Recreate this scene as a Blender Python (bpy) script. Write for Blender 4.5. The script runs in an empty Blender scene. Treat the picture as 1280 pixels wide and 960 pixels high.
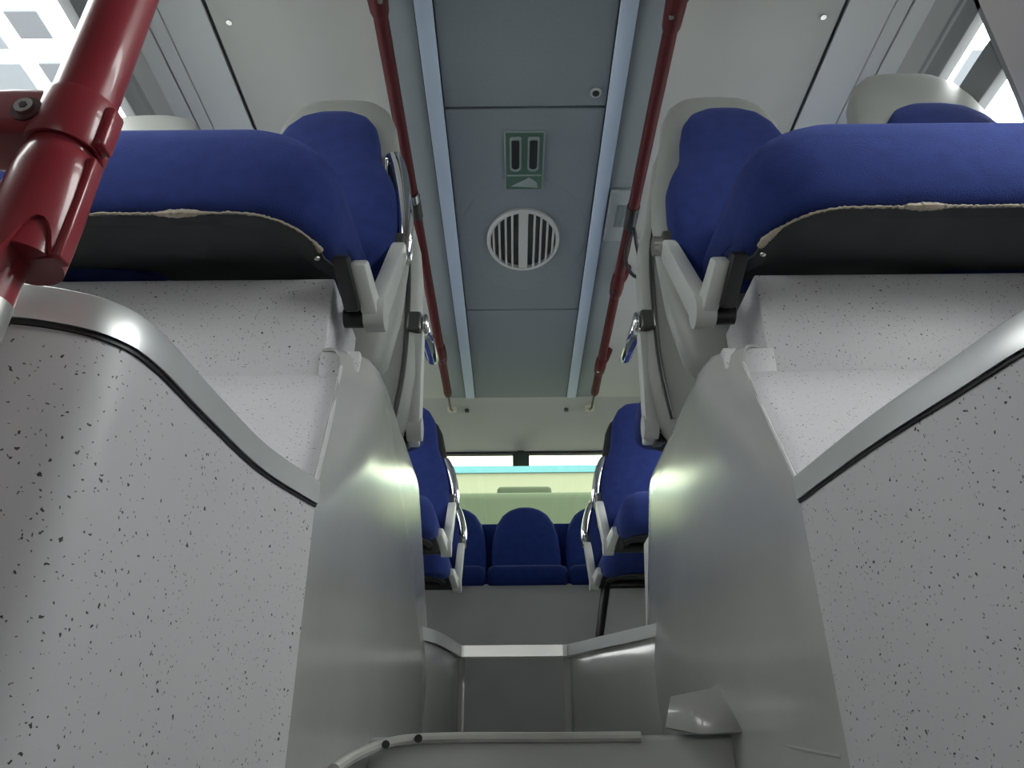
import bpy, bmesh, math, random
from mathutils import Vector, Matrix
random.seed(7)
SC = bpy.context.scene
COL = SC.collection
FLOOR = -0.30            # low floor of the bus; the camera sits at z = 0
STEP = 0.29              # raised rear floor
ROOF = 2.10

# ------------------------------------------------------------------ materials
def mat(name, col, rough=0.5, metal=0.0, noise=0.0, nscale=20.0, bump=0.0, bscale=60.0, coat=0.0, coat_r=0.04, sheen=0.0, spec=0.5):
    m = bpy.data.materials.new(name); m.use_nodes = True
    nt = m.node_tree; b = nt.nodes['Principled BSDF']
    b.inputs['Base Color'].default_value = (*col, 1)
    b.inputs['Roughness'].default_value = rough
    b.inputs['Metallic'].default_value = metal
    b.inputs['Specular IOR Level'].default_value = spec
    b.inputs['Coat Weight'].default_value = coat
    b.inputs['Coat Roughness'].default_value = coat_r
    if sheen:
        b.inputs['Sheen Weight'].default_value = sheen
        b.inputs['Sheen Roughness'].default_value = 0.35
        b.inputs['Sheen Tint'].default_value = (min(1, col[0]*3+.1), min(1, col[1]*3+.1), min(1, col[2]*2+.2), 1)
    tc = nt.nodes.new('ShaderNodeTexCoord')
    if noise:
        n = nt.nodes.new('ShaderNodeTexNoise'); n.inputs['Scale'].default_value = nscale
        n.inputs['Detail'].default_value = 5
        nt.links.new(tc.outputs['Object'], n.inputs['Vector'])
        r = nt.nodes.new('ShaderNodeMix'); r.data_type = 'RGBA'
        r.inputs[6].default_value = (*[c*(1-noise) for c in col], 1)
        r.inputs[7].default_value = (*[min(1, c*(1+noise)) for c in col], 1)
        nt.links.new(n.outputs['Fac'], r.inputs[0])
        nt.links.new(r.outputs[2], b.inputs['Base Color'])
    if bump:
        n2 = nt.nodes.new('ShaderNodeTexNoise'); n2.inputs['Scale'].default_value = bscale
        n2.inputs['Detail'].default_value = 3
        nt.links.new(tc.outputs['Object'], n2.inputs['Vector'])
        bp = nt.nodes.new('ShaderNodeBump'); bp.inputs['Strength'].default_value = bump
        bp.inputs['Distance'].default_value = 0.004
        nt.links.new(n2.outputs['Fac'], bp.inputs['Height'])
        nt.links.new(bp.outputs['Normal'], b.inputs['Normal'])
    return m

def speckled(name, col):
    """vinyl floor sheet with dark flecks of two sizes and a light orange-peel bump"""
    m = mat(name, col, 0.42, noise=0.06, nscale=6, bump=0.10, bscale=45, spec=0.5)
    nt = m.node_tree; b = nt.nodes['Principled BSDF']
    src = b.inputs['Base Color'].links[0].from_socket
    tc = [n for n in nt.nodes if n.type == 'TEX_COORD'][0]
    warp = nt.nodes.new('ShaderNodeTexNoise'); warp.inputs['Scale'].default_value = 260
    nt.links.new(tc.outputs['Object'], warp.inputs['Vector'])
    add = nt.nodes.new('ShaderNodeMixRGB'); add.blend_type = 'ADD'; add.inputs[0].default_value = 0.006
    nt.links.new(tc.outputs['Object'], add.inputs[1]); nt.links.new(warp.outputs['Color'], add.inputs[2])
    last = src
    for scale, lim, keep, dark in ((105, 0.15, 0.28, 0.05), (190, 0.17, 0.38, 0.10), (55, 0.11, 0.80, 0.04)):
        v = nt.nodes.new('ShaderNodeTexVoronoi'); v.inputs['Scale'].default_value = scale
        nt.links.new(add.outputs[0], v.inputs['Vector'])
        lt = nt.nodes.new('ShaderNodeMapRange'); lt.inputs['From Min'].default_value = lim
        lt.inputs['From Max'].default_value = lim*0.8
        nt.links.new(v.outputs['Distance'], lt.inputs['Value'])
        sp = nt.nodes.new('ShaderNodeSeparateColor'); nt.links.new(v.outputs['Color'], sp.inputs[0])
        gt = nt.nodes.new('ShaderNodeMath'); gt.operation = 'GREATER_THAN'; gt.inputs[1].default_value = keep
        nt.links.new(sp.outputs[0], gt.inputs[0])
        mu = nt.nodes.new('ShaderNodeMath'); mu.operation = 'MULTIPLY'
        nt.links.new(lt.outputs['Result'], mu.inputs[0]); nt.links.new(gt.outputs[0], mu.inputs[1])
        if dark > 0.5:
            f = nt.nodes.new('ShaderNodeMath'); f.operation = 'MULTIPLY'; f.inputs[1].default_value = 0.5
            nt.links.new(mu.outputs[0], f.inputs[0]); mu = f
        mx = nt.nodes.new('ShaderNodeMix'); mx.data_type = 'RGBA'
        nt.links.new(mu.outputs[0], mx.inputs[0]); nt.links.new(last, mx.inputs[6])
        mx.inputs[7].default_value = (dark, dark, dark*1.1, 1)
        last = mx.outputs[2]
    nt.links.new(last, b.inputs['Base Color'])
    return m

def glass(name, tint, gloss=0.04):
    m = bpy.data.materials.new(name); m.use_nodes = True
    nt = m.node_tree; nt.nodes.clear()
    o = nt.nodes.new('ShaderNodeOutputMaterial'); mx = nt.nodes.new('ShaderNodeMixShader')
    t = nt.nodes.new('ShaderNodeBsdfTransparent'); t.inputs[0].default_value = (*tint, 1)
    g = nt.nodes.new('ShaderNodeBsdfGlossy'); g.inputs['Roughness'].default_value = 0.02
    mx.inputs[0].default_value = gloss
    nt.links.new(t.outputs[0], mx.inputs[1]); nt.links.new(g.outputs[0], mx.inputs[2])
    nt.links.new(mx.outputs[0], o.inputs[0])
    return m

V_SPECK = speckled('speckled_vinyl', (0.61, 0.605, 0.62))
V_PLAIN = mat('smooth_vinyl', (0.46, 0.465, 0.45), 0.27, noise=0.10, nscale=5, bump=0.05, bscale=90, coat=0.9, coat_r=0.17)
V_DARK = mat('dark_step_vinyl', (0.30, 0.31, 0.31), 0.5, noise=0.15, nscale=7)  # darker grey vinyl for the middle of the upper riser
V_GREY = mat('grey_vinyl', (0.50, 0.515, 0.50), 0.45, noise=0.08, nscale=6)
ALU = mat('aluminium', (0.80, 0.82, 0.81), 0.38, 0.75, noise=0.06, nscale=9)
CHROME = mat('chrome', (0.85, 0.86, 0.85), 0.10, 1.0)
STEEL = mat('steel', (0.55, 0.55, 0.53), 0.25, 1.0)
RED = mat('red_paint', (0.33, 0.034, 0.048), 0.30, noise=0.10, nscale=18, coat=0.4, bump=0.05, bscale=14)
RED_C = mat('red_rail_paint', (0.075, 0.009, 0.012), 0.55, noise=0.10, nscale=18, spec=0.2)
BLUE = mat('blue_moquette', (0.022, 0.037, 0.155), 0.95, noise=0.28, nscale=28, bump=0.5, bscale=420, sheen=0.5, spec=0.15)
BLUE_D = mat('bench_moquette', (0.017, 0.036, 0.170), 0.95, noise=0.22, nscale=28, bump=0.4, bscale=420, sheen=0.12, spec=0.15)
UNDER = mat('underside_cloth', (0.035, 0.038, 0.040), 0.95, noise=0.25, nscale=14)
FOAM = mat('torn_foam', (0.34, 0.30, 0.24), 0.95, noise=0.25, nscale=60)
SHELL = mat('seat_shell', (0.34, 0.355, 0.335), 0.42, noise=0.04, nscale=8)
ARM = mat('seat_arm_grey', (0.52, 0.54, 0.52), 0.38)
BLACK = mat('black_plastic', (0.012, 0.012, 0.013), 0.45)
BLACKM = mat('black_metal', (0.02, 0.02, 0.02), 0.35, 0.3)
SIDEP = mat('ceiling_side_panel', (0.41, 0.42, 0.40), 0.6, noise=0.05, nscale=4)
CENTP = mat('ceiling_centre_panel', (0.17, 0.197, 0.217), 0.65, noise=0.08, nscale=90)
LIPP = mat('ceiling_lip', (0.20, 0.23, 0.25), 0.6, noise=0.04, nscale=5)
STRIP = mat('light_cover', (0.50, 0.60, 0.72), 0.4)
OUTP = mat('ceiling_outer_panel', (0.56, 0.58, 0.58), 0.55, noise=0.03, nscale=4)
DOME = mat('rear_dome', (0.34, 0.345, 0.335), 0.55, noise=0.05, nscale=4)
WALLM = mat('wall_panel', (0.36, 0.37, 0.37), 0.6)
FRAME = mat('window_frame', (0.22, 0.23, 0.24), 0.5)
PILLAR = mat('pillar_plastic', (0.62, 0.58, 0.58), 0.6)
VENT = mat('vent_plastic', (0.42, 0.43, 0.41), 0.5)
GREEN = mat('sign_green', (0.055, 0.115, 0.085), 0.4)
PALE = mat('sign_pale', (0.22, 0.27, 0.26), 0.5)
GLASS = glass('side_glass', (0.93, 0.95, 0.96))
GLASS_R = glass('tinted_rear_glass', (0.68, 0.73, 0.62), 0.02)

# ------------------------------------------------------------------ mesh helpers
def box(bm, c, s, bev=0.0, rot=None):
    r = bmesh.ops.create_cube(bm, size=1.0); vs = r['verts']
    M = Matrix.Translation(Vector(c)) @ (rot.to_4x4() if rot else Matrix()) @ Matrix.Diagonal((*s, 1))
    bmesh.ops.transform(bm, matrix=M, verts=vs)
    if bev:
        es = list({e for v in vs for e in v.link_edges})
        bmesh.ops.bevel(bm, geom=es, offset=bev, segments=3, profile=0.5, affect='EDGES')
    return bm

def bbox(bm, lo, hi, bev=0.0):
    return box(bm, [(a+b)/2 for a, b in zip(lo, hi)], [abs(b-a) for a, b in zip(lo, hi)], bev)

def rings(bm, rs, cap0=True, cap1=True, closed=True):
    vr = [[bm.verts.new(p) for p in r] for r in rs]
    n = len(rs[0])
    for a, b in zip(vr, vr[1:]):
        for i in range(n if closed else n-1):
            j = (i+1) % n
            try: bm.faces.new((a[i], a[j], b[j], b[i]))
            except ValueError: pass
    if cap0: bm.faces.new(list(reversed(vr[0])))
    if cap1: bm.faces.new(vr[-1])
    return vr

def smooth_path(pts, n=6, closed=False):
    P = [Vector(p) for p in pts]; out = []; L = len(P)
    for i in range(L if closed else L-1):
        if closed: p0, p1, p2, p3 = P[i-1], P[i], P[(i+1) % L], P[(i+2) % L]
        else: p0, p1, p2, p3 = P[max(i-1, 0)], P[i], P[i+1], P[min(i+2, L-1)]
        for k in range(n):
            t = k/n
            out.append(0.5*((2*p1)+(p2-p0)*t+(2*p0-5*p1+4*p2-p3)*t*t+(3*p1-p0-3*p2+p3)*t**3))
    if not closed: out.append(P[-1])
    return out

def tube(bm, pts, r, seg=14, closed=False, flat=1.0, up=Vector((1, 0, 0))):
    """swept circle; r number or list; flat scales the section along the 'side' direction"""
    P = [Vector(p) for p in pts]; n = len(P); rs = []
    prev = None
    for i, p in enumerate(P):
        if closed: t = P[(i+1) % n]-P[i-1]
        else: t = P[min(i+1, n-1)]-P[max(i-1, 0)]
        t.normalize()
        if prev is None:
            a = up if abs(t.dot(up)) < 0.9 else Vector((0, 1, 0))
        else: a = prev
        u = (a - t*a.dot(t)).normalized(); v = t.cross(u); prev = u
        rr = r[i] if isinstance(r, (list, tuple)) else r
        rs.append([p + u*rr*flat*math.cos(2*math.pi*k/seg) + v*rr*math.sin(2*math.pi*k/seg) for k in range(seg)])
    if closed:
        vr = [[bm.verts.new(q) for q in R] for R in rs]
        for i in range(n):
            A, B = vr[i], vr[(i+1) % n]
            for k in range(seg):
                bm.faces.new((A[k], A[(k+1) % seg], B[(k+1) % seg], B[k]))
    else: rings(bm, rs)
    return bm

def cyl(bm, a, b, r, seg=24, r2=None):
    return tube(bm, [a, b], [r, r if r2 is None else r2], seg)

def prism(bm, outline, axis_vec):
    """extrude a closed 3-D outline along a vector"""
    A = [bm.verts.new(p) for p in outline]
    B = [bm.verts.new(Vector(p)+Vector(axis_vec)) for p in outline]
    n = len(A)
    bm.faces.new(A); bm.faces.new(list(reversed(B)))
    for i in range(n): bm.faces.new((A[i], B[i], B[(i+1) % n], A[(i+1) % n]))
    return bm

def bar(bm, p0, p1, w0, w1, t, bev=0.006):
    """flat bar in the y-z plane from p0 to p1, widths w0/w1 in that plane, thickness t across x"""
    p0, p1 = Vector(p0), Vector(p1); d = (p1-p0).normalized(); s = Vector((1, 0, 0)).cross(d).normalized()
    x = Vector((t/2, 0, 0))
    nb = bmesh.new()
    o = [p0-s*w0/2, p0+s*w0/2, p1+s*w1/2, p1-s*w1/2]
    prism(nb, [q-x for q in o], x*2)
    bmesh.ops.recalc_face_normals(nb, faces=nb.faces)
    if bev: bmesh.ops.bevel(nb, geom=list(nb.edges), offset=bev, segments=2, profile=0.5, affect='EDGES')
    me = bpy.data.meshes.new('tmp'); nb.to_mesh(me); nb.free(); bm.from_mesh(me); bpy.data.meshes.remove(me)
    return bm

def rrect(hw0, hw1, d0, d1, rad, seg=8):
    """rounded rectangle, x in [hw0,hw1], y in [d0,d1], radii for corners (x0y0, x1y0, x1y1, x0y1)"""
    out = []
    cs = [(hw0, d0, 180, rad[0], 1, 1), (hw1, d0, 270, rad[1], -1, 1), (hw1, d1, 0, rad[2], -1, -1), (hw0, d1, 90, rad[3], 1, -1)]
    for cx, cy, a0, r, sx, sy in cs:
        for k in range(seg+1):
            a = math.radians(a0 + 90*k/seg)
            out.append((cx+sx*r+r*math.cos(a), cy+sy*r+r*math.sin(a)))
    return out

ORIG = {}
def world_origin(o): return ORIG.get(o.name, Vector((0, 0, 0)))
def obj(name, bm, m, parent=None, smooth=True, angle=35, local=False):
    bmesh.ops.remove_doubles(bm, verts=bm.verts, dist=1e-6)
    bmesh.ops.recalc_face_normals(bm, faces=bm.faces)
    if parent is not None and not local:
        bmesh.ops.translate(bm, verts=bm.verts, vec=-world_origin(parent))
    me = bpy.data.meshes.new(name); bm.to_mesh(me); bm.free()
    me.materials.append(m)
    if smooth:
        for p in me.polygons: p.use_smooth = True
        try: me.set_sharp_from_angle(angle=math.radians(angle))
        except Exception: pass
    o = bpy.data.objects.new(name, me); COL.objects.link(o)
    if parent is not None:
        o.parent = parent; ORIG[o.name] = world_origin(parent)
    return o

def tag(o, label, cat, group=None):
    o['label'] = label; o['category'] = cat
    if group: o['group'] = group
    return o
def thing(name, label, cat, loc=(0, 0, 0), group=None):
    o = bpy.data.objects.new(name, None); COL.objects.link(o); o.location = loc
    o.empty_display_size = 0.1
    ORIG[o.name] = Vector(loc)
    return tag(o, label, cat, group)
def struct(name, bm, m, parent=None, smooth=False):
    o = obj(name, bm, m, parent, smooth)
    if parent is None: o['kind'] = 'structure'
    return o
def B(): return bmesh.new()

# ------------------------------------------------------------------ room shell
bm = B(); bbox(bm, (-1.3, -9.0, FLOOR-0.06), (1.3, 1.32, FLOOR)); struct('floor', bm, mat('dark_floor_vinyl', (0.16, 0.16, 0.165), 0.5, noise=0.15, nscale=8))
bm = B(); bbox(bm, (-1.25, 2.1, STEP-0.06), (1.25, 4.80, STEP)); struct('floor_rear', bm, V_GREY)
bm = B(); bbox(bm, (-30, -30, -0.80), (30, 40, -0.75)); struct('ground', bm, mat('depot_ground', (0.30, 0.30, 0.29), 0.8, noise=0.1, nscale=2))

bm = B(); bbox(bm, (-1.3, -9.0, ROOF+0.03), (1.3, 4.9, ROOF+0.08)); ceil = struct('ceiling', bm, OUTP)
def cpanel(name, x0, x1, y0, y1, z, m, th=0.02, bev=0.004):
    b = B(); bbox(b, (x0, y0, z), (x1, y1, z+th), bev); return obj(name, b, m, ceil)
Y_END = 4.30
for y0, y1 in ((-8.9, -2.6), (-2.6, -1.0), (-1.0, 0.6), (0.6, 1.955), (1.96, 3.28), (3.285, Y_END)):
    cpanel('centre_panel', -0.285, 0.285, y0+0.003, y1-0.003, ROOF, CENTP, 0.03, 0.003)
for s in (-1, 1):
    a, b_ = sorted((s*0.347, s*0.475)); cpanel('lip_panel', a, b_, -8.9, Y_END, ROOF, LIPP, 0.03)
    for y0, y1 in ((-8.9, -0.9), (-0.9, 2.70), (2.705, Y_END)):
        a, b_ = sorted((s*0.475, s*0.979)); cpanel('side_panel', a, b_, y0, y1, ROOF-0.002, SIDEP, 0.032)
    bb = B(); a, b_ = sorted((s*0.979, s*0.993)); bbox(bb, (a, -8.9, ROOF+0.012), (b_, Y_END, ROOF+0.02)); obj('gap_strip', bb, BLACK, ceil)
    # outer panel slopes down to the window head
    bb = B(); prism(bb, [(s*0.993, -8.9, ROOF), (s*1.115, -8.9, ROOF-0.035), (s*1.115, -8.9, ROOF+0.01), (s*0.993, -8.9, ROOF+0.03)], (0, 8.9+4.7, 0)); obj('outer_panel', bb, OUTP, ceil)
    bb = B(); prism(bb, [(s*1.118, -8.9, ROOF-0.040), (s*1.155, -8.9, ROOF-0.055), (s*1.155, -8.9, ROOF), (s*1.118, -8.9, ROOF)], (0, 13.6, 0)); obj('groove_trim', bb, OUTP, ceil)
    bb = B(); prism(bb, [(s*1.160, -8.9, ROOF-0.060), (s*1.20, -8.9, ROOF-0.09), (s*1.20, -8.9, ROOF), (s*1.160, -8.9, ROOF)], (0, 13.6, 0)); obj('groove_trim', bb, OUTP, ceil)
    # panel screws
    for y in (0.4, 1.60, 2.9):
        bb = B(); cyl(bb, (s*0.93, y, ROOF-0.006), (s*0.93, y, ROOF+0.01), 0.009, 16); obj('panel_screw', bb, STEEL, ceil)
bb = B(); cyl(bb, (0.245, 1.89, ROOF-0.006), (0.245, 1.89, ROOF+0.01), 0.020, 20); k = obj('panel_catch', bb, VENT, ceil)
bb = B(); cyl(bb, (0.245, 1.89, ROOF-0.010), (0.245, 1.89, ROOF-0.002), 0.012, 20); obj('catch_core', bb, BLACK, k)
# rear dome between the ceiling and the rear window
bm = B()
prof = [(Y_END, ROOF), (Y_END+0.05, ROOF-0.012), (Y_END+0.15, ROOF-0.05), (Y_END+0.30, ROOF-0.115), (Y_END+0.45, ROOF-0.185)]
prof = smooth_path([(0, y, z) for y, z in prof], 4)
rings(bm, [[(x, p.y, p.z) for p in prof] + [(x, Y_END+0.45, ROOF+0.05), (x, Y_END, ROOF+0.05)] for x in (-1.2, -0.6, 0, 0.6, 1.2)])
dome = obj('rear_dome', bm, DOME, ceil)
for x in (-0.345, 0.29):
    bb = B(); cyl(bb, (x, 4.41, ROOF-0.045), (x, 4.41, ROOF-0.01), 0.014, 16); obj('dome_screw', bb, BLACK, dome)

# side walls with windows
WX = 1.20; ZB, ZT = 0.95, 1.90
GAPS = {-1: [(0.10, 0.95), (1.03, 2.45), (2.53, 4.1)],
        1: [(0.10, 1.02), (1.33, 2.75), (2.83, 4.1)]}
wn = 0
for s, side in ((-1, 'left'), (1, 'right')):
    bm = B()
    def wb(y0, y1, z0, z1):
        a, b_ = sorted((s*WX, s*(WX+0.05))); bbox(bm, (a, y0, z0), (b_, y1, z1))
    wb(-9, 4.8, FLOOR-0.3, ZB); wb(-9, 4.8, ZT, ROOF+0.05)
    w = struct('wall_'+side, bm, WALLM)
    ys = [-9.0] + [v for g in GAPS[s] for v in g] + [4.8]  # unseen first stretch kept solid to block light from behind the camera
    for i in range(0, len(ys), 2):
        bb = B(); a, b_ = sorted((s*(WX-0.02), s*(WX+0.04))); bbox(bb, (a, ys[i], ZB), (b_, ys[i+1], ZT), 0.006); obj('pillar_infill', bb, PILLAR, w)
    for y0, y1 in GAPS[s]:
        wn += 1
        win = bpy.data.objects.new('window_%d' % wn, None); COL.objects.link(win); win['kind'] = 'structure'
        win.location = (s*WX, (y0+y1)/2, ZB); ORIG[win.name] = Vector(win.location)
        xa, xb = sorted((s*(WX-0.004), s*(WX+0.03)))
        bb = B()
        for lo, hi in (((xa, y0, 1.795), (xb, y1, 1.868)), ((xa, y0, 1.885), (xb, y1, ZT)), ((xa, y0, ZB), (xb, y1, ZB+0.05)),
                       ((xa, y0, ZB), (xb, y0+0.03, ZT)), ((xa, y1-0.03, ZB), (xb, y1, ZT))): bbox(bb, lo, hi, 0.003)
        obj('window_frame', bb, FRAME, win)
        if s > 0:
            bb = B(); bbox(bb, (xa, y0+0.03, 1.58), (xb, y1-0.03, 1.69), 0.004); obj('transom_bar', bb, FRAME, win)
        bb = B(); xc = s*(WX+0.012); a, b_ = sorted((xc, xc+s*0.004)); bbox(bb, (a, y0, ZB), (b_, y1, ZT)); obj('pane', bb, GLASS, win)
# rear wall + window
bm = B()
YR = 4.76
bbox(bm, (-1.25, YR, 0.2), (1.25, YR+0.06, 1.385)); bbox(bm, (-1.25, YR, 1.915), (1.25, YR+0.06, ROOF+0.05))
bbox(bm, (-1.25, YR, 1.385), (-1.02, YR+0.06, 1.915)); bbox(bm, (1.02, YR, 1.385), (1.25, YR+0.06, 1.915))
struct('wall_rear', bm, WALLM)
rw = bpy.data.objects.new('window_%d' % (wn+1), None); COL.objects.link(rw); rw['kind'] = 'structure'; rw.location = (0, YR, 1.385); ORIG[rw.name] = Vector(rw.location)
bb = B()
for lo, hi in (((-1.04, YR-0.012, 1.898), (1.04, YR+0.03, 1.93)), ((-1.04, YR-0.012, 1.37), (1.04, YR+0.03, 1.40)), ((-1.04, YR-0.012, 1.37), (-1.0, YR+0.03, 1.93)), ((1.0, YR-0.012, 1.37), (1.04, YR+0.03, 1.93))): bbox(bb, lo, hi, 0.004)
obj('window_seal', bb, BLACK, rw)
bb = B(); bbox(bb, (-1.02, YR+0.03, 1.385), (1.02, YR+0.035, 1.915)); obj('pane', bb, GLASS_R, rw)
# front end behind the camera: lower wall only, the windscreen opening lets daylight in
bm = B(); bbox(bm, (-1.25, -9.05, FLOOR-0.3), (1.25, -9.0, 0.9)); bbox(bm, (-1.25, -9.05, 1.95), (1.25, -9.0, ROOF+0.08)); struct('wall_front', bm, WALLM)

# ------------------------------------------------------------------ ceiling fixtures
for s, w_ in ((-1, 'left'), (1, 'right')):
    t = thing('ceiling_light', 'long pale blue strip light cover along the %s edge of the dark centre ceiling panel' % w_, 'light', (s*0.317, -8.8, ROOF), 'long strip lights in the ceiling')
    bb = B(); a, b_ = sorted((s*0.289, s*0.345)); bbox(bb, (a, -8.8, ROOF-0.012), (b_, Y_END-0.01, ROOF+0.03), 0.005); obj('diffuser', bb, STRIP, t)
    bb = B(); a, b_ = sorted((s*0.285, s*0.349)); bbox(bb, (a, -8.85, ROOF+0.002), (b_, Y_END, ROOF+0.012)); obj('channel', bb, BLACKM, t)

# round roof vent
vy, vz = 2.70, ROOF
RX, RY = 0.160, 0.215
t = thing('ceiling_vent', 'round pale slatted air vent in the middle of the dark ceiling panel', 'vent', (0, vy, vz))
def ell(rx, ry, z, n=56): return [(rx*math.cos(2*math.pi*k/n), vy+ry*math.sin(2*math.pi*k/n), z) for k in range(n)]
bb = B(); rings(bb, [ell(RX, RY, vz+0.003), ell(RX, RY, vz-0.018), ell(RX-0.006, RY-0.008, vz-0.024), ell(RX-0.016, RY-0.02, vz-0.022), ell(RX-0.018, RY-0.022, vz+0.003)], False, False); obj('vent_rim', bb, VENT, t)
bb = B(); rings(bb, [ell(RX-0.01, RY-0.012, vz-0.002), ell(RX-0.01, RY-0.012, vz-0.004)]); obj('duct_opening', bb, mat('duct_dark', (0.10, 0.11, 0.095), 0.8), t)
for x, hw in [(0, 0.020)] + [(sg*q, 0.0045) for sg in (-1, 1) for q in (0.048, 0.076, 0.104, 0.130)]:
    L = (RY-0.016)*math.sqrt(max(0, 1-(x/(RX-0.012))**2))
    bb = B(); bbox(bb, (x-hw, vy-L, vz-0.020), (x+hw, vy+L, vz-0.006), 0.002); obj('vent_slat', bb, VENT, t)
bb = B(); n = 64
rings(bb, [[(0.30*0.93*math.cos(2*math.pi*k/n), vy+0.40*math.sin(2*math.pi*k/n), vz+0.002) for k in range(n)], [(0.29*0.93*math.cos(2*math.pi*k/n), vy+0.385*math.sin(2*math.pi*k/n), vz-0.004) for k in range(n)], ell(RX, RY, vz-0.006, n)], False, False); obj('vent_collar', bb, CENTP, t)

# emergency hatch sign with its two dark recesses
sy0, sy1 = 2.07, 2.37
t = thing('emergency_sign', 'small green emergency sign with two dark oval recesses on the ceiling panel', 'sign', (0.0, 2.22, ROOF))
bb = B(); bbox(bb, (-0.076, sy0-0.006, ROOF-0.006), (0.076, sy1+0.006, ROOF+0.002), 0.002); obj('sign_border', bb, PALE, t)
bb = B(); bbox(bb, (-0.071, sy0, ROOF-0.010), (0.071, sy1, ROOF-0.002), 0.002); obj('sign_face', bb, GREEN, t)
for s in (-1, 1):
    for nm, hw, l0, l1, z, m in (('recess_rim', 0.022, 2.085, 2.265, ROOF-0.014, PALE), ('recess', 0.015, 2.10, 2.25, ROOF-0.016, BLACK)):
        bb = B(); o = rrect(s*0.034-hw, s*0.034+hw, l0, l1, (hw*0.4, hw*0.4, hw*0.95, hw*0.95)); prism(bb, [(x, y, z) for x, y in o], (0, 0, 0.006)); obj(nm, bb, m, t)
bb = B(); bbox(bb, (-0.068, 2.285, ROOF-0.012), (0.068, 2.293, ROOF-0.004)); obj('pictogram', bb, PALE, t)
bb = B(); prism(bb, [(-0.05, 2.35, ROOF-0.012), (0.02, 2.30, ROOF-0.012), (0.05, 2.33, ROOF-0.012), (0.055, 2.36, ROOF-0.012)], (0, 0, 0.004)); obj('pictogram', bb, PALE, t)

# grey box between the right strip and the right rail
t = thing('speaker_box', 'small square grey louvred box on the ceiling beside the right red rail', 'speaker', (0.41, 2.55, ROOF))
bb = B(); bbox(bb, (0.352, 2.38, ROOF-0.02), (0.445, 2.70, ROOF+0.005), 0.006); obj('housing', bb, mat('speaker_grey', (0.27, 0.30, 0.32), 0.6), t)
for k in range(5):
    x = 0.385+k*0.009; bb = B(); bbox(bb, (x, 2.46, ROOF-0.023), (x+0.004, 2.60, ROOF-0.017)); obj('louvre', bb, LIPP, t)

# red handrails hung from the ceiling
RZ = ROOF-0.10
def rail(s, w_, marks):
    xs = s*0.435
    t = thing('handrail', 'long dark red handrail under the ceiling on the %s of the aisle' % w_, 'handrail', (xs, 0, RZ), 'red ceiling handrails')
    path = [(xs, -6.0, RZ), (xs, -1.0, RZ), (xs, 1.0, RZ), (xs, 2.5, RZ), (xs, 4.02, RZ)]
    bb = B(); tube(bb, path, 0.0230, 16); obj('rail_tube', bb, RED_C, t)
    for y in marks:
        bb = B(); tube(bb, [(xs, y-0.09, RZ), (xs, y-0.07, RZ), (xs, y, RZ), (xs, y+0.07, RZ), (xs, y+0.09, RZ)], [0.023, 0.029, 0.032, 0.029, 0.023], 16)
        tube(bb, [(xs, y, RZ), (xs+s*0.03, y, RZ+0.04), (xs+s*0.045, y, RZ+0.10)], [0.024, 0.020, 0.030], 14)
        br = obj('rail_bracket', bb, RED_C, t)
        bb = B(); cyl(bb, (xs-s*0.012, y+0.02, RZ-0.032), (xs-s*0.012, y+0.02, RZ-0.02), 0.008, 12); obj('bracket_bolt', bb, STEEL, br)
    bb = B(); tube(bb, [(xs, 3.98, RZ), (xs, 4.03, RZ), (xs, 4.05, RZ)], [0.024, 0.024, 0.02], 16); obj('end_cap', bb, RED_C, t)
    bb = B(); tube(bb, [(xs, 4.04, RZ), (xs+s*0.0, 4.25, RZ+0.0), (xs, 4.36, RZ+0.04)], 0.007, 10); obj('end_rod', bb, BLACKM, t)
    bb = B(); bbox(bb, (xs-0.03, 4.33, RZ+0.035), (xs+0.03, 4.385, RZ+0.06), 0.008); obj('end_foot', bb, mat('foot_beige', (0.5, 0.46, 0.38), 0.5), t)
    return t
rl = rail(-1, 'left', (1.42, 3.55)); rr = rail(1, 'right', (1.48, 2.92, 3.70))
bb = B(); tube(bb, [(-0.435, 2.30, RZ), (-0.435, 2.42, RZ)], 0.028, 16); obj('clamp_ring', bb, BLACK, rl)
bb = B(); cyl(bb, (-0.435, 2.27, RZ-0.01), (-0.435, 2.315, RZ-0.01), 0.027, 16); obj('clamp_cap', bb, STEEL, rl)
t = thing('hanging_strap', 'black strap loop hanging from the right red ceiling handrail', 'strap', (0.435, 2.5, RZ))
bb = B(); tube(bb, [(0.435, 2.37, RZ), (0.435, 2.50, RZ)], 0.026, 16); obj('strap_collar', bb, BLACK, t)
lp = smooth_path([(0.445, 2.48, RZ-0.022), (0.475, 2.58, RZ-0.05), (0.505, 2.68, RZ-0.07), (0.505, 2.75, RZ-0.075), (0.475, 2.75, RZ-0.06), (0.445, 2.70, RZ-0.03), (0.437, 2.60, RZ-0.022)], 6, True)
bb = B(); tube(bb, lp, 0.008, 10, True); obj('strap_loop', bb, BLACK, t)

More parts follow.
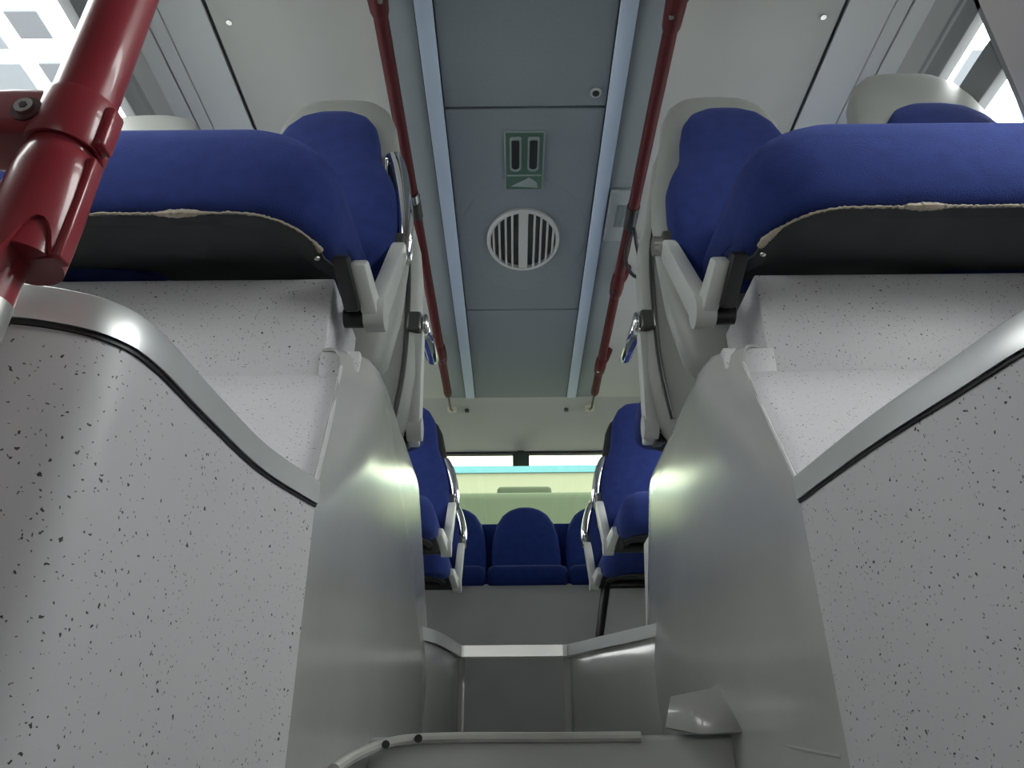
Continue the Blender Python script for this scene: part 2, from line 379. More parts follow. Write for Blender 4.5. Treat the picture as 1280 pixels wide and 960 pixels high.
# ------------------------------------------------------------------ wheel arch boxes
PL = [(-1.19, 0.452), (-0.75, 0.455), (-0.52, 0.462), (-0.44, 0.468), (-0.397, 0.477), (-0.364, 0.497), (-0.3475, 0.538), (-0.342, 0.652), (-0.331, 0.787), (-0.300, 0.904)]
PR = [(1.19, 0.400), (0.75, 0.403), (0.53, 0.410), (0.435, 0.426), (0.385, 0.458), (0.357, 0.523), (0.342, 0.600), (0.321, 0.712), (0.309, 0.810), (0.300, 0.904)]
H1, H2, H3 = 0.324, 0.645, 0.862
def sstep(v): v = max(0.0, min(1.0, v)); return v*v*(3-2*v)
for s, side, plan in ((-1, 'left', PL), (1, 'right', PR)):
    t = thing('wheel_arch_box', 'grey speckled vinyl covered seat platform on the %s of the steps with metal edge' % side, 'platform', (s*0.7, 1.2, FLOOR), 'vinyl covered wheel arch platforms')
    sp = smooth_path([(x, y, 0) for x, y in plan], 6)
    # lower tier
    bm = B()
    o = [(p.x, p.y, FLOOR) for p in sp] + [(s*0.306, 0.912, FLOOR), (s*1.19, 0.912, FLOOR)]
    prism(bm, o, (0, 0, H1-FLOOR)); obj('lower_panel', bm, V_SPECK, t, angle=40)
    # metal angle along its top edge: vertical face + top flange, and a black strip painting the shadowed gap under it
    nrm = []
    for i, p in enumerate(sp):
        d = (sp[min(i+1, len(sp)-1)]-sp[max(i-1, 0)]).normalized()
        n_ = Vector((d.y, -d.x, 0)); n_ = n_ if (n_.x*(-s) > 0 or n_.y < -0.3) else -n_
        nrm.append(n_)
    bm = B()
    def edge_ring(p, n_, z0, z1, o0, o1):
        return [p+n_*o1+Vector((0, 0, z0)), p+n_*o1+Vector((0, 0, z1-0.002)), p+n_*(o1-0.002)+Vector((0, 0, z1)), p-n_*0.025+Vector((0, 0, z1)), p-n_*0.025+Vector((0, 0, z1-0.002)), p+n_*o0+Vector((0, 0, z1-0.003)), p+n_*o0+Vector((0, 0, z0))]
    rings(bm, [edge_ring(p, n_, H1-0.027, H1+0.003, 0.001, 0.0045) for p, n_ in zip(sp, nrm)])
    obj('edge_trim', bm, ALU, t, angle=50)
    bm = B(); rings(bm, [[p+n_*0.0022+Vector((0, 0, H1-0.031)), p+n_*0.0022+Vector((0, 0, H1-0.027)), p+Vector((0, 0, H1-0.027)), p+Vector((0, 0, H1-0.031))] for p, n_ in zip(sp, nrm)])
    obj('gap_shadow', bm, BLACK, t)
    # second tier: its front leans back from the lower tier up to the seat plinth
    bm = B()
    def sec(k):          # k = 0 on the aisle side, 1 at the side wall
        x0, x1 = (0.306, 0.362) if k == 0 else (1.19, 1.19)
        return [(s*x0, 0.908, H1-0.03), (s*x1, 1.222, H2), (s*x1, 2.40, H2), (s*x0, 2.40, FLOOR), (s*x0, 0.914, FLOOR)]
    rings(bm, [sec(0), sec(1)]); obj('upper_panel', bm, V_SPECK, t)
    xp = 0.400 if s < 0 else 0.420; a, b_ = sorted((s*xp, s*1.19))
    bm = B(); bbox(bm, (a, 1.228, H2-0.01), (b_, 1.455, H3), 0.004); obj('seat_plinth', bm, V_SPECK, t)
    bm = B(); bbox(bm, (a, 1.97, H2-0.01), (b_, 2.24, H3), 0.004); obj('seat_plinth', bm, V_SPECK, t)
    a, b_ = sorted((s*0.335, s*(xp+0.01))); bm = B(); bbox(bm, (a, 1.224, H2-0.05), (b_, 1.86, 0.697), 0.004); obj('panel_core', bm, V_SPECK, t)
    # smooth upright panel lining the aisle
    zs = [(FLOOR, 0), (-0.12, 0), (0.05, 0), (0.20, 0), (0.29, 0), (0.33, 0), (0.38, 0), (0.44, 0), (0.50, 0), (0.56, 0), (0.61, 0), (0.655, 0), (0.680, 0.004), (0.695, 0.012), (0.702, 0.026), (0.704, 0.06), (0.700, 0.10)]
    bm = B(); rs = []
    for z, roll in zs:
        f = max(0.0, min(1.0, (z-0.30)/0.355))
        yf_ = 0.899+0.308*f; xf = 0.303+0.062*f
        taper = 0.105*max(0.0, 0.68-max(z, 0.20))
        row = []
        for q in (0, 0.015, 0.04, 0.08, 0.15, 0.25, 0.37, 0.5, 0.63, 0.76, 0.89, 1.0):
            y = yf_+(1.86-yf_)*q; x = 0.300+(xf-0.300)*max(0.0, 1-q/0.13)**2
            g = sstep((y-0.95)/0.9)
            row.append((x-taper*g+roll, y+(roll*0.5 if q < 0.05 else (-roll*0.8 if q > 0.95 else 0)), z))
        g = taper
        row += [(0.306-taper*0.9+roll, 1.91-roll*0.8, z), (0.325-taper*0.7+roll*0.9, 1.945-roll*0.8, z), (0.42, 1.965-roll*0.8, z), (0.50, 1.975-roll*0.8, z)]
        rs.append([Vector(q) for q in smooth_path([(s*min(x, 0.50), y, z) for x, y, z in row], 4)])
    rings(bm, rs, False, False, closed=False)
    ob = obj('aisle_panel', bm, V_PLAIN, t, angle=60)
    md = ob.modifiers.new('thick', 'SOLIDIFY'); md.thickness = 0.006; md.offset = -1
    # pale bead where the aisle panel meets the leaning front
    bm = B(); tube(bm, smooth_path([(s*0.363, 1.207, 0.655), (s*0.348, 1.135, 0.565), (s*0.328, 1.035, 0.455), (s*0.308, 0.925, 0.330)], 4), 0.0032, 8); obj('weld_bead', bm, mat('weld_bead_'+side, (0.54, 0.55, 0.545), 0.4), t)

# ------------------------------------------------------------------ steps in the aisle
t = thing('aisle_step', 'lower grey vinyl step at the foot of the aisle with pale nosing', 'step', (0, 1.3, FLOOR), 'steps up into the aisle')
bm = B(); bbox(bm, (-0.286, 1.305, FLOOR), (0.286, 2.12, 0.050), 0.008); obj('tread_block', bm, V_GREY, t)
bm = B(); tube(bm, smooth_path([(-0.288, 1.09, 0.004), (-0.282, 1.18, 0.020), (-0.262, 1.255, 0.035), (-0.225, 1.292, 0.045), (-0.15, 1.301, 0.048), (0.0, 1.301, 0.047), (0.14, 1.301, 0.047)], 5), 0.008, 10); obj('step_nosing', bm, mat('pale_nosing', (0.5, 0.5, 0.47), 0.45, noise=0.2, nscale=20), t)
for x, y, z in ((-0.250, 1.262, 0.038), (-0.205, 1.292, 0.047)):
    bm = B(); cyl(bm, (x+0.002, y-0.009, z), (x, y, z), 0.006, 12); obj('nosing_screw', bm, BLACKM, t)
t = thing('aisle_step', 'upper step into the rear aisle with bright metal nosing and dark riser', 'step', (0, 2.0, 0.04), 'steps up into the aisle')
nose = [(-0.300, 1.69), (-0.255, 1.785), (-0.230, 1.86), (-0.210, 1.97), (-0.198, 2.045), (-0.185, 2.06), (-0.07, 2.06), (0.07, 2.06), (0.092, 2.042), (0.122, 1.995), (0.160, 1.925), (0.205, 1.85), (0.250, 1.775), (0.300, 1.69)]
def flare(p, k):
    x, y = p
    return (x, y-(0.05*k if abs(x) > 0.24 else 0.0))
bm = B()
rings(bm, [[Vector((q.x, q.y, z)) for q in smooth_path([(*flare(p, k), 0) for p in nose], 4)] for z, k in ((0.052, 0.9), (0.08, 0.7), (0.13, 0.4), (0.20, 0.15), (STEP-0.002, 0.0))], False, False, closed=False)
rb = obj('riser', bm, V_PLAIN, t, angle=60)
md = rb.modifiers.new('thick', 'SOLIDIFY'); md.thickness = 0.006; md.offset = 1
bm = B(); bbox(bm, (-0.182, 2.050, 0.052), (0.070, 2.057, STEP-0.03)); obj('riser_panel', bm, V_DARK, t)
bm = B(); prism(bm, [(x, y, STEP-0.03) for x, y in nose] + [(0.25, 2.1, STEP-0.03), (-0.25, 2.1, STEP-0.03)], (0, 0, 0.028)); obj('tread', bm, V_GREY, t)
bm = B(); npth = [p for p in smooth_path([(x, y, 0) for x, y in nose], 3)]
rs = []
for i, p in enumerate(npth):
    d = (npth[min(i+1, len(npth)-1)]-npth[max(i-1, 0)]).normalized(); n_ = Vector((d.y, -d.x, 0))
    rs.append([p+n_*0.006+Vector((0, 0, STEP-0.026)), p+n_*0.006+Vector((0, 0, STEP+0.002)), p-n_*0.035+Vector((0, 0, STEP+0.004)), p-n_*0.035+Vector((0, 0, STEP-0.001)), p+n_*0.001+Vector((0, 0, STEP-0.003)), p+n_*0.001+Vector((0, 0, STEP-0.026))])
rings(bm, rs); obj('step_nosing', bm, ALU, t, smooth=False)

bm = B(); tube(bm, smooth_path([(0.296, 1.20, 0.036), (0.299, 1.12, 0.030), (0.301, 1.02, 0.020), (0.304, 0.93, 0.012)], 4), 0.0035, 8); o = obj('floor_weld', bm, V_PLAIN); tag(o, 'pale weld bead along the foot of the right platform', 'weld bead')
# folded, lifted bit of vinyl at the foot of the right-hand platform
t_bm = B()
fl = {'a': (0.177, 1.285, 0.060), 'b': (0.192, 1.30, 0.105), 'c': (0.262, 1.325, 0.118), 'd': (0.283, 1.345, 0.128), 'e': (0.290, 1.255, 0.052), 'f': (0.225, 1.262, 0.050), 'g': (0.290, 1.40, 0.125), 'h': (0.20, 1.36, 0.10)}
vv = {k: t_bm.verts.new(p) for k, p in fl.items()}
for f in (('a', 'b', 'c', 'f'), ('c', 'd', 'f'), ('d', 'e', 'f'), ('b', 'h', 'g', 'c'), ('c', 'g', 'd'), ('d', 'g', 'e'), ('a', 'h', 'b')): t_bm.faces.new([vv[k] for k in f])
o = obj('vinyl_flap', t_bm, V_PLAIN, None, angle=50)
md = o.modifiers.new('thick', 'SOLIDIFY'); md.thickness = 0.003
tag(o, 'lifted folded corner of grey vinyl right of the lower step', 'vinyl flap')

# ------------------------------------------------------------------ seats
def double_seat(s, yf, zc, face, label, group, grip=True, near=False, legs=None, fabric=BLUE, dz2=0.0, dv2=0.0, dzu2=0.0, rear=False):
    """pair of seats; s = side, yf = front edge of the cushions, face=+1 when it looks towards the camera"""
    A0 = 0.31
    base_z = zc-0.20
    far = not near and not rear
    t = thing('bus_seat', label, 'seat', (s*(A0+0.47), yf+face*0.25, base_z), group)
    def P(u, v, w): return Vector((s*(A0+u), yf+face*v, zc+w))
    n_seat = 0
    for k, u0 in enumerate((0.0, 0.472)):
        dv = dv2 if k else 0.0; dz = dz2 if k else 0.0
        u1 = u0+0.466
        uc0 = u0+((0.068 if near else 0.038) if k == 0 else 0.0); uc1 = u1-(0.03 if k else 0.0)
        if near and k == 0: u1 = 0.93; uc1 = 0.90          # one wide cushion for the pair
        rc = 0.13 if near else 0.07
        ra = (rc, 0.02) if k == 0 else (0.02, rc)
        def wedge(v, w): return w+0.15*max(0.0, min(1.0, (-0.04-w)/0.16))*max(0.0, min(1.0, (v-0.16)/0.30))
        rs = []
        for w, ins in ((-0.20, 0.040), (-0.188, 0.012), (-0.165, 0.0), (-0.11, 0.0), (-0.07, 0.010), (-0.040, 0.028), (-0.018, 0.055), (-0.005, 0.095), (0.0, 0.14), (0.003, 0.19)):
            w = -0.165+(w+0.165)*1.43 if w > -0.165 else w
            if not near: w = w*0.62 if w < 0 else w
            ia = ins*(1.25 if near else 0.7) if k == 0 else ins*0.35; ib = ins*0.35 if k == 0 and not near else ins*1.25
            rr_ = rrect(uc0+min(ia, 0.2), uc1-min(ib, 0.2), ins, 0.48-ins*0.2, (max(ra[0]-ins*0.2, 0.01), max(ra[1]-ins*0.2, 0.01), 0.03, 0.03), 8)
            rs.append([P(u, v, wedge(v, w)) for u, v in rr_])
        if near and k == 1: rs = []
        if rs: bm = B(); rings(bm, rs); c = obj('cushion', bm, fabric, t, angle=80)
        # dark underside panel
        def plate(a, b):
            ea = 1 if k == 0 else 0; eb = 1 if (k == 1 or near) else 0
            return rrect(u0+a*ea, u1-a*eb, b, 0.48-b, (0.13 if ea else 0.006, 0.13 if eb else 0.006, 0.03, 0.03), 10)
        o = plate(0.100, 0.012) if near else plate(0.06, 0.015); o2 = plate(0.120, 0.03) if near else plate(0.08, 0.03)
        if rs: bm = B(); rings(bm, [[P(u, v, wedge(v, q) if near else wedge(v, -0.122)+q+0.194) for u, v in oo] for q, oo in ((-0.196, o), (-0.202, o), (-0.208, o2))]); und = obj('cushion_base', bm, UNDER, t)
        if near and k == 0:
            # torn foam showing along the front edge of the underside
            pts = [(u, v) for u, v in o if v < 0.14]
            pts = [q for q in pts if q[0] < 0.80]
            pts.sort(key=lambda q: math.atan2(q[1]-0.3, q[0]-0.45))
            raw = [P(u, v-0.004, wedge(v, -0.200)) for u, v in pts]; fine = []
            for a, b_ in zip(raw, raw[1:]):
                m_ = max(1, int((b_-a).length/0.004)); fine += [a.lerp(b_, q/m_) for q in range(m_)]
            seg = []
            for i, p in enumerate(fine):
                q = math.sin(i*0.13+s)*math.sin(i*0.041+1.3*s)
                seg.append((p+Vector((0, random.uniform(-.0015, .0015), random.uniform(-.001, .001))), 0.0016+max(0, q)*0.0055+random.uniform(0, .0012)))
            bm = B(); tube(bm, [a for a, _ in seg], [b_ for _, b_ in seg], 7); obj('torn_edge', bm, FOAM, und)
            if k == 0:
                bm = B(); uu = 0.11
                bmesh.ops.create_uvsphere(bm, u_segments=12, v_segments=8, radius=0.006, matrix=Matrix.Translation(P(uu, 0.13, -0.208))); obj('base_stud', bm, STEEL, und)
        # backrest upholstery
        u1 = u0+0.466; uc = (u0+u1)/2
        prof = [(-0.09, 0.165, 0.405, 0.045), (-0.05, 0.200, 0.413, 0.055), (0.04, 0.214, 0.425, 0.06), (0.14, 0.214, 0.442, 0.062), (0.22, 0.206, 0.458, 0.062), (0.275, 0.188, 0.470, 0.06), (0.325, 0.163, 0.481, 0.058), (0.37, 0.148, 0.490, 0.056), (0.44, 0.138, 0.504, 0.052), (0.50, 0.124, 0.516, 0.046), (0.545, 0.098, 0.525, 0.038), (0.572, 0.062, 0.530, 0.026), (0.582, 0.022, 0.533, 0.012)]
        if far: prof = [(p[0]*1.12 if p[0] > 0 else p[0], *p[1:]) for p in prof]
        def ringb(w, hw, vc, th, n=28, e=0.62):
            out = []
            for q in range(n):
                a = 2*math.pi*q/n; ca, sa = math.cos(a), math.sin(a)
                out.append(P(uc+hw*math.copysign(abs(ca)**e, ca), vc+th*math.copysign(abs(sa)**e, sa)+dv, w+dz))
            return out
        if k and dz: prof = [p for p in prof if p[0]+dz > -0.19]
        bm = B(); rings(bm, [ringb(p[0]+(dzu2*max(0, p[0])/0.58 if k else 0), *p[1:]) for p in prof]); b_ = obj('backrest', bm, fabric, t, angle=80)
        # plastic shell wrapped round the back of it
        sprof = [(-0.29, 0.170, 0.490, 0.050), (-0.24, 0.205, 0.492, 0.058), (-0.10, 0.228, 0.500, 0.062), (0.05, 0.234, 0.512, 0.064), (0.20, 0.232, 0.530, 0.064), (0.30, 0.222, 0.545, 0.062), (0.40, 0.196, 0.560, 0.060), (0.50, 0.176, 0.575, 0.058), (0.58, 0.162, 0.586, 0.054), (0.64, 0.138, 0.594, 0.047), (0.675, 0.105, 0.600, 0.038), (0.695, 0.062, 0.603, 0.024), (0.702, 0.02, 0.605, 0.010)]
        if far: sprof = [(-0.07, 0.15, 0.470, 0.035), (-0.04, 0.20, 0.475, 0.050)] + [(p[0]*0.88, p[1]*0.98, p[2]-0.02, p[3]*0.9) for p in sprof[3:]]
        if k and dz: sprof = [p for p in sprof if p[0]+dz > -0.20]
        bm = B(); rings(bm, [ringb(*p) for p in sprof]); sh = obj('seat_shell', bm, BLACK if far else SHELL, t, angle=80)
        # black gasket down both flanks of the shell
        for sg in (-1, 1):
            if far or (k == 1 and not near): continue
            pts = [P(uc+sg*(hw*0.84), vc+th*0.79+dv, w+dz) for w, hw, vc, th in sprof[1:-2]]
            bm = B(); tube(bm, smooth_path(pts, 3), 0.0065, 8); obj('gasket', bm, BLACK, sh)
    # aisle side V frame
    hub = (0.012, 0.235, -0.270)
    fr = (0.030, 0.160, -0.200); bk = (0.010, 0.43, 0.030); pv = 0.45
    dw = 0.0
    if not near and not rear: hub = (0.012, 0.235, -0.120); fr = (0.030, 0.150, -0.075); bk = (0.010, 0.43, 0.115); dw = 0.09
    if rear: hub = (0.012, 0.47, -0.235); fr = (0.03, 0.30, -0.19); bk = (0.010, 0.525, 0.030); pv = 0.545
    bm = B(); bar(bm, P(*hub), P(*bk), 0.060, 0.052, 0.034); cyl(bm, P(hub[0]-0.020, hub[1], hub[2]), P(hub[0]+0.02, hub[1], hub[2]), 0.033, 24); obj('back_arm', bm, ARM, t)
    bm = B(); bar(bm, P(hub[0]+0.006, hub[1]-0.01, hub[2]+0.004), P(fr[0]+0.006, fr[1]-0.01, fr[2]-0.003), 0.058, 0.040, 0.032); obj('cushion_arm', bm, ARM, t)
    bm = B(); bar(bm, P(hub[0]+0.036, hub[1]-0.030, hub[2]-0.005), P(fr[0]+0.036, fr[1]-0.03, fr[2]-0.004), 0.050, 0.035, 0.03); obj('frame_rail', bm, BLACK, t)
    bm = B(); cyl(bm, P(hub[0], hub[1]+0.01, hub[2]), P(0.075 if (near or rear) else 0.885, hub[1]+0.01, hub[2]), 0.020, 16); obj('cross_tube', bm, BLACKM, t)
    bm = B(); box(bm, P(0.018, pv, 0.055+dw), (0.040, 0.055, 0.060), 0.008)
    cyl(bm, P(-0.006, pv, 0.055+dw), P(0.0, pv, 0.055+dw), 0.022, 20); bp = obj('pivot_block', bm, mat_pivot, t)
    if grip:
        if rear:      # arm folded down, lying level beside the cushion
            lp = [P(-0.006, pv-0.005, 0.040), P(-0.012, pv-0.07, 0.045), P(-0.012, pv-0.17, 0.062), P(-0.008, pv-0.26, 0.085), P(-0.002, pv-0.305, 0.105), P(0.004, pv-0.300, 0.118), P(0.006, pv-0.24, 0.115), P(0.004, pv-0.15, 0.100), P(0.002, pv-0.06, 0.085), P(-0.002, pv, 0.075)]
            ins = [P(0.002, pv-0.03, 0.062), P(-0.002, pv-0.12, 0.075), P(0.0, pv-0.25, 0.100)]
        else:
            P0 = P
            def P(u, v, w): return P0(u, v, 0.03+dw+(w-0.03)*(0.66 if dw else 1.0))
            lp = [P(0.002, 0.455, 0.030), P(-0.002, 0.435, 0.10), P(0.008, 0.435, 0.20), P(0.026, 0.450, 0.30), P(0.050, 0.480, 0.378), P(0.064, 0.500, 0.386), P(0.066, 0.505, 0.34), P(0.050, 0.490, 0.25), P(0.032, 0.480, 0.15), P(0.016, 0.475, 0.06)]
            ins = [P(0.010, 0.462, 0.06), P(0.018, 0.458, 0.15), P(0.036, 0.470, 0.26), P(0.054, 0.488, 0.35)]
            P = P0
        bm = B(); tube(bm, smooth_path(lp, 5, True), 0.0125, 12, True, flat=1.45); g = obj('grab_handle', bm, CHROME, t)
        bm = B(); tube(bm, smooth_path(ins, 4), 0.012, 8); obj('handle_insert', bm, BLACK, g)
    else:
        bm = B(); cyl(bm, P(-0.022, pv, 0.055), P(0.0, pv, 0.055), 0.024, 24); obj('pivot_knob', bm, STEEL, t)
    if legs is not None:
        for u, du in ((0.07, -0.10), (0.62, 0.0)):
            bm = B(); tube(bm, [P(u, hub[1], hub[2]), P(u+du*0.6, hub[1]-0.02, (hub[2]*0.4+(legs-zc)*0.6)), P(u+du, hub[1]-0.03, legs-zc+0.01)], [0.022, 0.018, 0.018], 14); lg = obj('leg', bm, BLACKM, t)
            bm = B(); tube(bm, [P(u+du, hub[1]-0.03, legs-zc), P(u+du, hub[1]-0.03, legs-zc+0.012), P(u+du*0.7, hub[1]-0.028, legs-zc+0.12)], [0.05, 0.045, 0.021], 16); obj('leg_foot', bm, ARM, lg)
    return t
mat_pivot = mat('pivot_grey', (0.12, 0.125, 0.12), 0.3, 0.6)
G = 'double bus seats along the aisle'
YN, ZN = 1.035, 1.073
double_seat(-1, YN, ZN, 1, 'nearest left pair of blue seats, torn underside, behind the red pole', G, True, True, dz2=-0.18, dv2=-0.12, dzu2=-0.05)
double_seat(1, YN, ZN, 1, 'nearest right pair of blue seats with torn pale foam edge, no chrome handle', G, False, True, dz2=-0.07, dv2=-0.14, dzu2=-0.07)
double_seat(-1, 2.38, 1.073, -1, 'left pair of seats turned to the rear, back to back with the nearest pair', G, True, rear=True)
double_seat(1, 2.38, 1.073, -1, 'right pair of seats turned to the rear, back to back with the nearest pair', G, True, rear=True)
double_seat(-1, 2.76, 0.915, 1, 'left pair of blue seats one row before the last, chrome handle on aisle side', G, True)
double_seat(1, 2.76, 0.915, 1, 'right pair of blue seats one row before the last, chrome handle on aisle side', G, True)
double_seat(-1, 3.38, 0.905, 1, 'last left pair of blue seats just before the rear bench', G, True)
double_seat(1, 3.38, 0.905, 1, 'last right pair of blue seats before the rear bench, on black leg', G, True, legs=STEP)

# rear bench of five
t = thing('rear_bench', 'dark blue five-seat bench across the bus under the rear window', 'bench', (0, 4.3, STEP))
for k in range(-2, 3):
    x = 0.02+k*0.445
    rs = []
    for w, ins in ((-0.11, 0.02), (-0.10, 0.004), (-0.06, 0.0), (-0.03, 0.006), (-0.01, 0.02), (0.0, 0.045), (0.004, 0.09)):
        rs.append([(px, py, 1.0+w) for px, py in rrect(x-0.220+ins*0.5, x+0.220-ins*0.5, 4.08+ins, 4.52, (0.04, 0.04, 0.03, 0.03), 6)])
    bm = B(); rings(bm, rs); obj('cushion', bm, BLUE_D, t, angle=80)
    prof = [(0.96, 0.195, 4.50, 0.05), (1.05, 0.207, 4.51, 0.055), (1.18, 0.206, 4.54, 0.055), (1.28, 0.196, 4.565, 0.052), (1.36, 0.176, 4.585, 0.048), (1.42, 0.142, 4.60, 0.042), (1.455, 0.10, 4.608, 0.034), (1.475, 0.05, 4.612, 0.022), (1.48, 0.015, 4.614, 0.01)]
    rs = []
    for z, hw, yc, th in prof:
        n = 28; r_ = []
        for q in range(n):
            a = 2*math.pi*q/n; ca, sa = math.cos(a), math.sin(a)
            r_.append((x+hw*math.copysign(abs(ca)**0.65, ca), yc+th*math.copysign(abs(sa)**0.65, sa), z))
        rs.append(r_)
    bm = B(); rings(bm, rs); obj('backrest', bm, BLUE_D, t, angle=80)
bm = B(); bbox(bm, (-1.12, 4.60, 0.9), (1.12, 4.66, 1.375), 0.01); obj('back_board', bm, BLUE_D, t)
bm = B(); bbox(bm, (-1.15, 4.12, STEP), (1.15, 4.6, 0.90), 0.006); obj('bench_base', bm, V_GREY, t)

# dark sign hanging at the top of the rear window
bm = B(); bbox(bm, (-0.055, YR-0.05, 1.80), (0.055, YR-0.035, 1.895), 0.004)
o = thing('window_sign', 'small dark green plate hanging at the top of the rear window', 'sign', (0, YR-0.04, 1.8))
obj('plate', bm, mat('dark_green_plate', (0.012, 0.03, 0.018), 0.5), o)
bm = B(); bbox(bm, (-0.02, YR-0.045, 1.885), (0.02, YR-0.012, 1.91), 0.003); obj('hanger', bm, BLACK, o)

# ------------------------------------------------------------------ red pole close to the camera
t = thing('handrail_pole', 'thick glossy red upright pole with bolted clamp in the left foreground', 'pole', (0, 0, 0))
base = Vector((-0.365, 0.363, FLOOR)); t.location = base; t.rotation_euler = (0, math.atan(0.04), 0)
def L(bm, name, m, parent=t, **k): return obj(name, bm, m, parent, local=True, **k)
def zz(z): return z-FLOOR
bm = B(); cyl(bm, (-0.019, 0, 0.0), (-0.014, 0, zz(0.27)), 0.0165, 40); cyl(bm, (0, 0, zz(0.27)), (0, 0, zz(2.08)), 0.0200, 40); L(bm, 'pole_tube', RED)
bm = B(); cyl(bm, (-0.0148, 0, zz(0.210)), (-0.0144, 0, zz(0.241)), 0.0170, 40); L(bm, 'worn_band', mat('worn_metal', (0.5, 0.49, 0.47), 0.4, 0.8, noise=0.35, nscale=60))
bm = B(); cyl(bm, (0, 0, 0), (0, 0, 0.012), 0.045, 32); L(bm, 'base_flange', RED)
# lower sleeve: two half shells with a fin and a forked lower edge
bm = B(); n = 48; rs = []
for zt in (0, 0.06, 0.2, 0.5, 0.8, 0.93, 1.0):
    r_ = []
    for k in range(n):
        a = 2*math.pi*k/n
        fork = 0.022*max(0.0, math.cos((a-math.radians(312))*3.2))**0.6 if abs(((a-math.radians(312)+math.pi) % (2*math.pi))-math.pi) < math.pi/6.4 else 0.0
        z0 = zz(0.268)+fork-0.024*sstep(1-abs(((a-math.radians(240)+math.pi) % (2*math.pi))-math.pi)/math.radians(55)); z1 = zz(0.348)
        rad = 0.0232+0.0012*math.sin(math.pi*zt) - (0.003 if zt == 1.0 else (0.001 if zt == 0.93 else 0))
        r_.append((rad*math.cos(a), rad*math.sin(a), z0+(z1-z0)*zt))
    rs.append(r_)
rs.insert(0, [(0.004*math.cos(2*math.pi*k/n), 0.004*math.sin(2*math.pi*k/n), rs[0][k][2]+0.002) for k in range(n)])
rs.append([(0.0195*math.cos(2*math.pi*k/n), 0.0195*math.sin(2*math.pi*k/n), zz(0.348)) for k in range(n)])
rings(bm, rs, False, False); slv = L(bm, 'sleeve', RED, angle=50)
bm = B(); box(bm, (0.0245, -0.002, zz(0.306)), (0.006, 0.012, 0.076), 0.002); L(bm, 'sleeve_fin', RED, slv)
bm = B(); dirv = Vector((-0.08, -1.0, 0)).normalized(); q = dirv*0.0228+Vector((-0.012, 0.003, zz(0.272)))
cyl(bm, q, q+dirv*0.006, 0.0100, 24); sb = L(bm, 'sleeve_bolt', STEEL, slv)
bm = B(); cyl(bm, q+dirv*0.003, q+dirv*0.0066, 0.0042, 6); L(bm, 'bolt_socket', BLACK, sb)
# clamp collar with an arm to the left
bm = B(); rs = []
for z, r in ((0.352, 0.021), (0.352, 0.0232), (0.356, 0.0242), (0.388, 0.0242), (0.392, 0.0232), (0.392, 0.0205)): rs.append([(r*math.cos(2*math.pi*k/n), r*math.sin(2*math.pi*k/n), zz(z)) for k in range(n)])
rings(bm, rs, False, False)
cl = L(bm, 'clamp', RED, angle=50)
bm = B(); box(bm, (0.0250, -0.002, zz(0.370)), (0.008, 0.014, 0.034), 0.003); L(bm, 'clamp_fin', RED, cl)
bm = B()
def armring(x, w, h, yo=0, zo=0): return [(x, yo+p[0], zz(0.3715)+zo+p[1]) for p in rrect(-w/2, w/2, -h/2, h/2, (0.007,)*4, 5)]
rings(bm, [armring(0.006, 0.044, 0.036), armring(-0.03, 0.044, 0.036), armring(-0.06, 0.043, 0.035, 0, -0.001), armring(-0.10, 0.040, 0.034, 0, -0.003)])
arm = L(bm, 'clamp_arm', RED, cl, angle=50)
bm = B(); cyl(bm, (-0.08, 0, zz(0.376)), (-0.60, 0.0, zz(0.376)), 0.018, 24); L(bm, 'cross_bar', RED)
bm = B(); cyl(bm, (-0.016, -0.020, zz(0.368)), (-0.016, -0.0232, zz(0.368)), 0.0095, 28); wsh = L(bm, 'bolt_recess', mat('recess_dark', (0.10, 0.03, 0.035), 0.4), arm)
bm = B(); cyl(bm, (-0.016, -0.0230, zz(0.368)), (-0.016, -0.0262, zz(0.368)), 0.0058, 24); L(bm, 'clamp_bolt', STEEL, arm)
bm = B(); cyl(bm, (-0.016, -0.0258, zz(0.368)), (-0.016, -0.0266, zz(0.368)), 0.0026, 6); L(bm, 'bolt_socket', BLACK, arm)

# ------------------------------------------------------------------ outside the windows
HALL = mat('hall_wall', (0.235, 0.24, 0.21), 0.8); CY = mat('hall_stripe', (0.09, 0.25, 0.36), 0.7); BEAM = mat('beam_grey', (0.16, 0.17, 0.18), 0.6)
t = thing('parked_bus', 'grey parked bus roof seen outside through the rear window', 'bus', (0, 9.6, -0.75))
bm = B(); bbox(bm, (-1.25, 8.6, -0.45), (1.25, 16, 2.98), 0.12); obj('bus_body', bm, mat('bus_grey', (0.065, 0.08, 0.066), 0.8, spec=0.1), t)
bm = B(); bbox(bm, (-0.25, 8.9, 2.95), (0.42, 11, 3.14), 0.05); obj('roof_unit', bm, mat('unit_grey', (0.055, 0.068, 0.056), 0.8, spec=0.1), t)
bm = B(); bbox(bm, (-1.1, 8.56, 1.1), (1.1, 8.62, 2.35), 0.05); obj('windscreen', bm, mat('dark_glass', (0.1, 0.12, 0.11), 0.2), t)
bm = B(); bbox(bm, (-14, 19.0, -0.75), (14, 19.3, 7.05)); hw = struct('wall_depot', bm, HALL)
bm = B(); bbox(bm, (-14, 18.95, 7.05), (14, 19.3, 7.24)); obj('stripe', bm, CY, hw)
PANEL = mat('roof_panel_grey', (0.13, 0.14, 0.16), 0.6); PANEL_L = mat('roof_panel_pale', (0.20, 0.22, 0.25), 0.6); BLUEP = mat('beam_blue', (0.03, 0.09, 0.36), 0.5)
n_ = 0
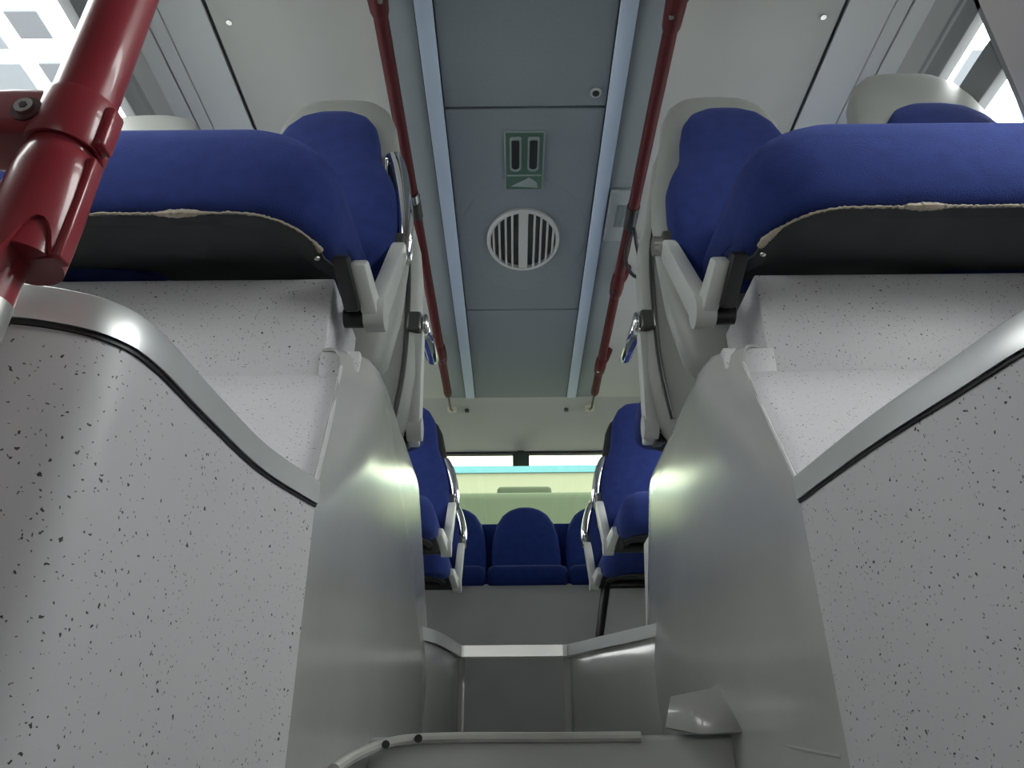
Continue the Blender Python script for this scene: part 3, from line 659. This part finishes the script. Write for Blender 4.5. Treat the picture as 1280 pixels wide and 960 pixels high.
for k in range(-1, 5):
    y0 = 2.97+0.37*k
    b = B(); bbox(b, (-3.03, y0, 4.0), (-2.83, y0+0.19, 4.04), 0.006); tag(obj('roof_panel', b, PANEL), 'dark grey panel under the hall roof outside the left window', 'panel', 'dark roof panels outside on the left')
    b = B(); bbox(b, (-3.62, y0, 4.0), (-3.14, y0+0.26, 4.04), 0.006); tag(obj('roof_panel', b, PANEL_L), 'wider pale grey panel under the hall roof outside the left window', 'panel', 'pale roof panels outside on the left')
b = B(); bbox(b, (2.85, 3.30, 4.0), (3.16, 4.2, 4.05), 0.006); tag(obj('roof_panel', b, PANEL_L), 'grey panel under the hall roof outside the right window', 'panel')
b = B(); prism(b, [(3.10, 3.40, 3.95), (3.18, 3.36, 3.95), (3.62, 3.86, 3.95), (3.54, 3.92, 3.95)], (0, 0, 0.06)); tag(obj('roof_beam', b, BLUEP), 'bright blue slanting beam outside the right window', 'beam')

# ------------------------------------------------------------------ light, world, camera
w = bpy.data.worlds.new('World'); SC.world = w; w.use_nodes = True
wt = w.node_tree; bg = wt.nodes['Background']; bg.inputs[0].default_value = (1.0, 0.99, 0.95, 1)
tc = wt.nodes.new('ShaderNodeTexCoord'); sx = wt.nodes.new('ShaderNodeSeparateXYZ'); wt.links.new(tc.outputs['Generated'], sx.inputs[0])
def mth(op, a, b):
    n = wt.nodes.new('ShaderNodeMath'); n.operation = op
    for k, v in enumerate((a, b)):
        if isinstance(v, (int, float)): n.inputs[k].default_value = v
        else: wt.links.new(v, n.inputs[k])
    return n.outputs[0]
up_ = mth('MAXIMUM', sx.outputs['Z'], 0.0)
f_ = mth('ADD', mth('MULTIPLY', up_, 3.0), 2.2)                      # horizon 2.2, zenith 5.2
g_ = mth('ADD', mth('MULTIPLY', sx.outputs['X'], 0.42), 1.0)         # right of the bus brighter than left
wt.links.new(mth('MULTIPLY', f_, g_), bg.inputs[1])

cam = bpy.data.cameras.new('Camera'); co = bpy.data.objects.new('Camera', cam); COL.objects.link(co)
cam.sensor_fit = 'HORIZONTAL'; cam.sensor_width = 36.0; cam.lens = 36.0*950/1280
cam.clip_start = 0.02
pitch = math.atan(485/950)
R = Matrix.Rotation(math.pi/2+pitch, 4, 'X') @ Matrix.Rotation(-0.009, 4, 'Z')
co.matrix_world = Matrix.Translation((-0.055, 0, 0)) @ R
SC.camera = co
SC.view_settings.view_transform = 'Standard'; SC.view_settings.look = 'None'
SC.view_settings.gamma = 1.0; SC.view_settings.exposure = 1.45
SC.view_settings.use_curve_mapping = False
try:
    SC.cycles.max_bounces = 12; SC.cycles.diffuse_bounces = 8; SC.cycles.transparent_max_bounces = 16
    SC.cycles.use_denoising = True
    SC.cycles.sample_clamp_indirect = 6
except Exception: pass
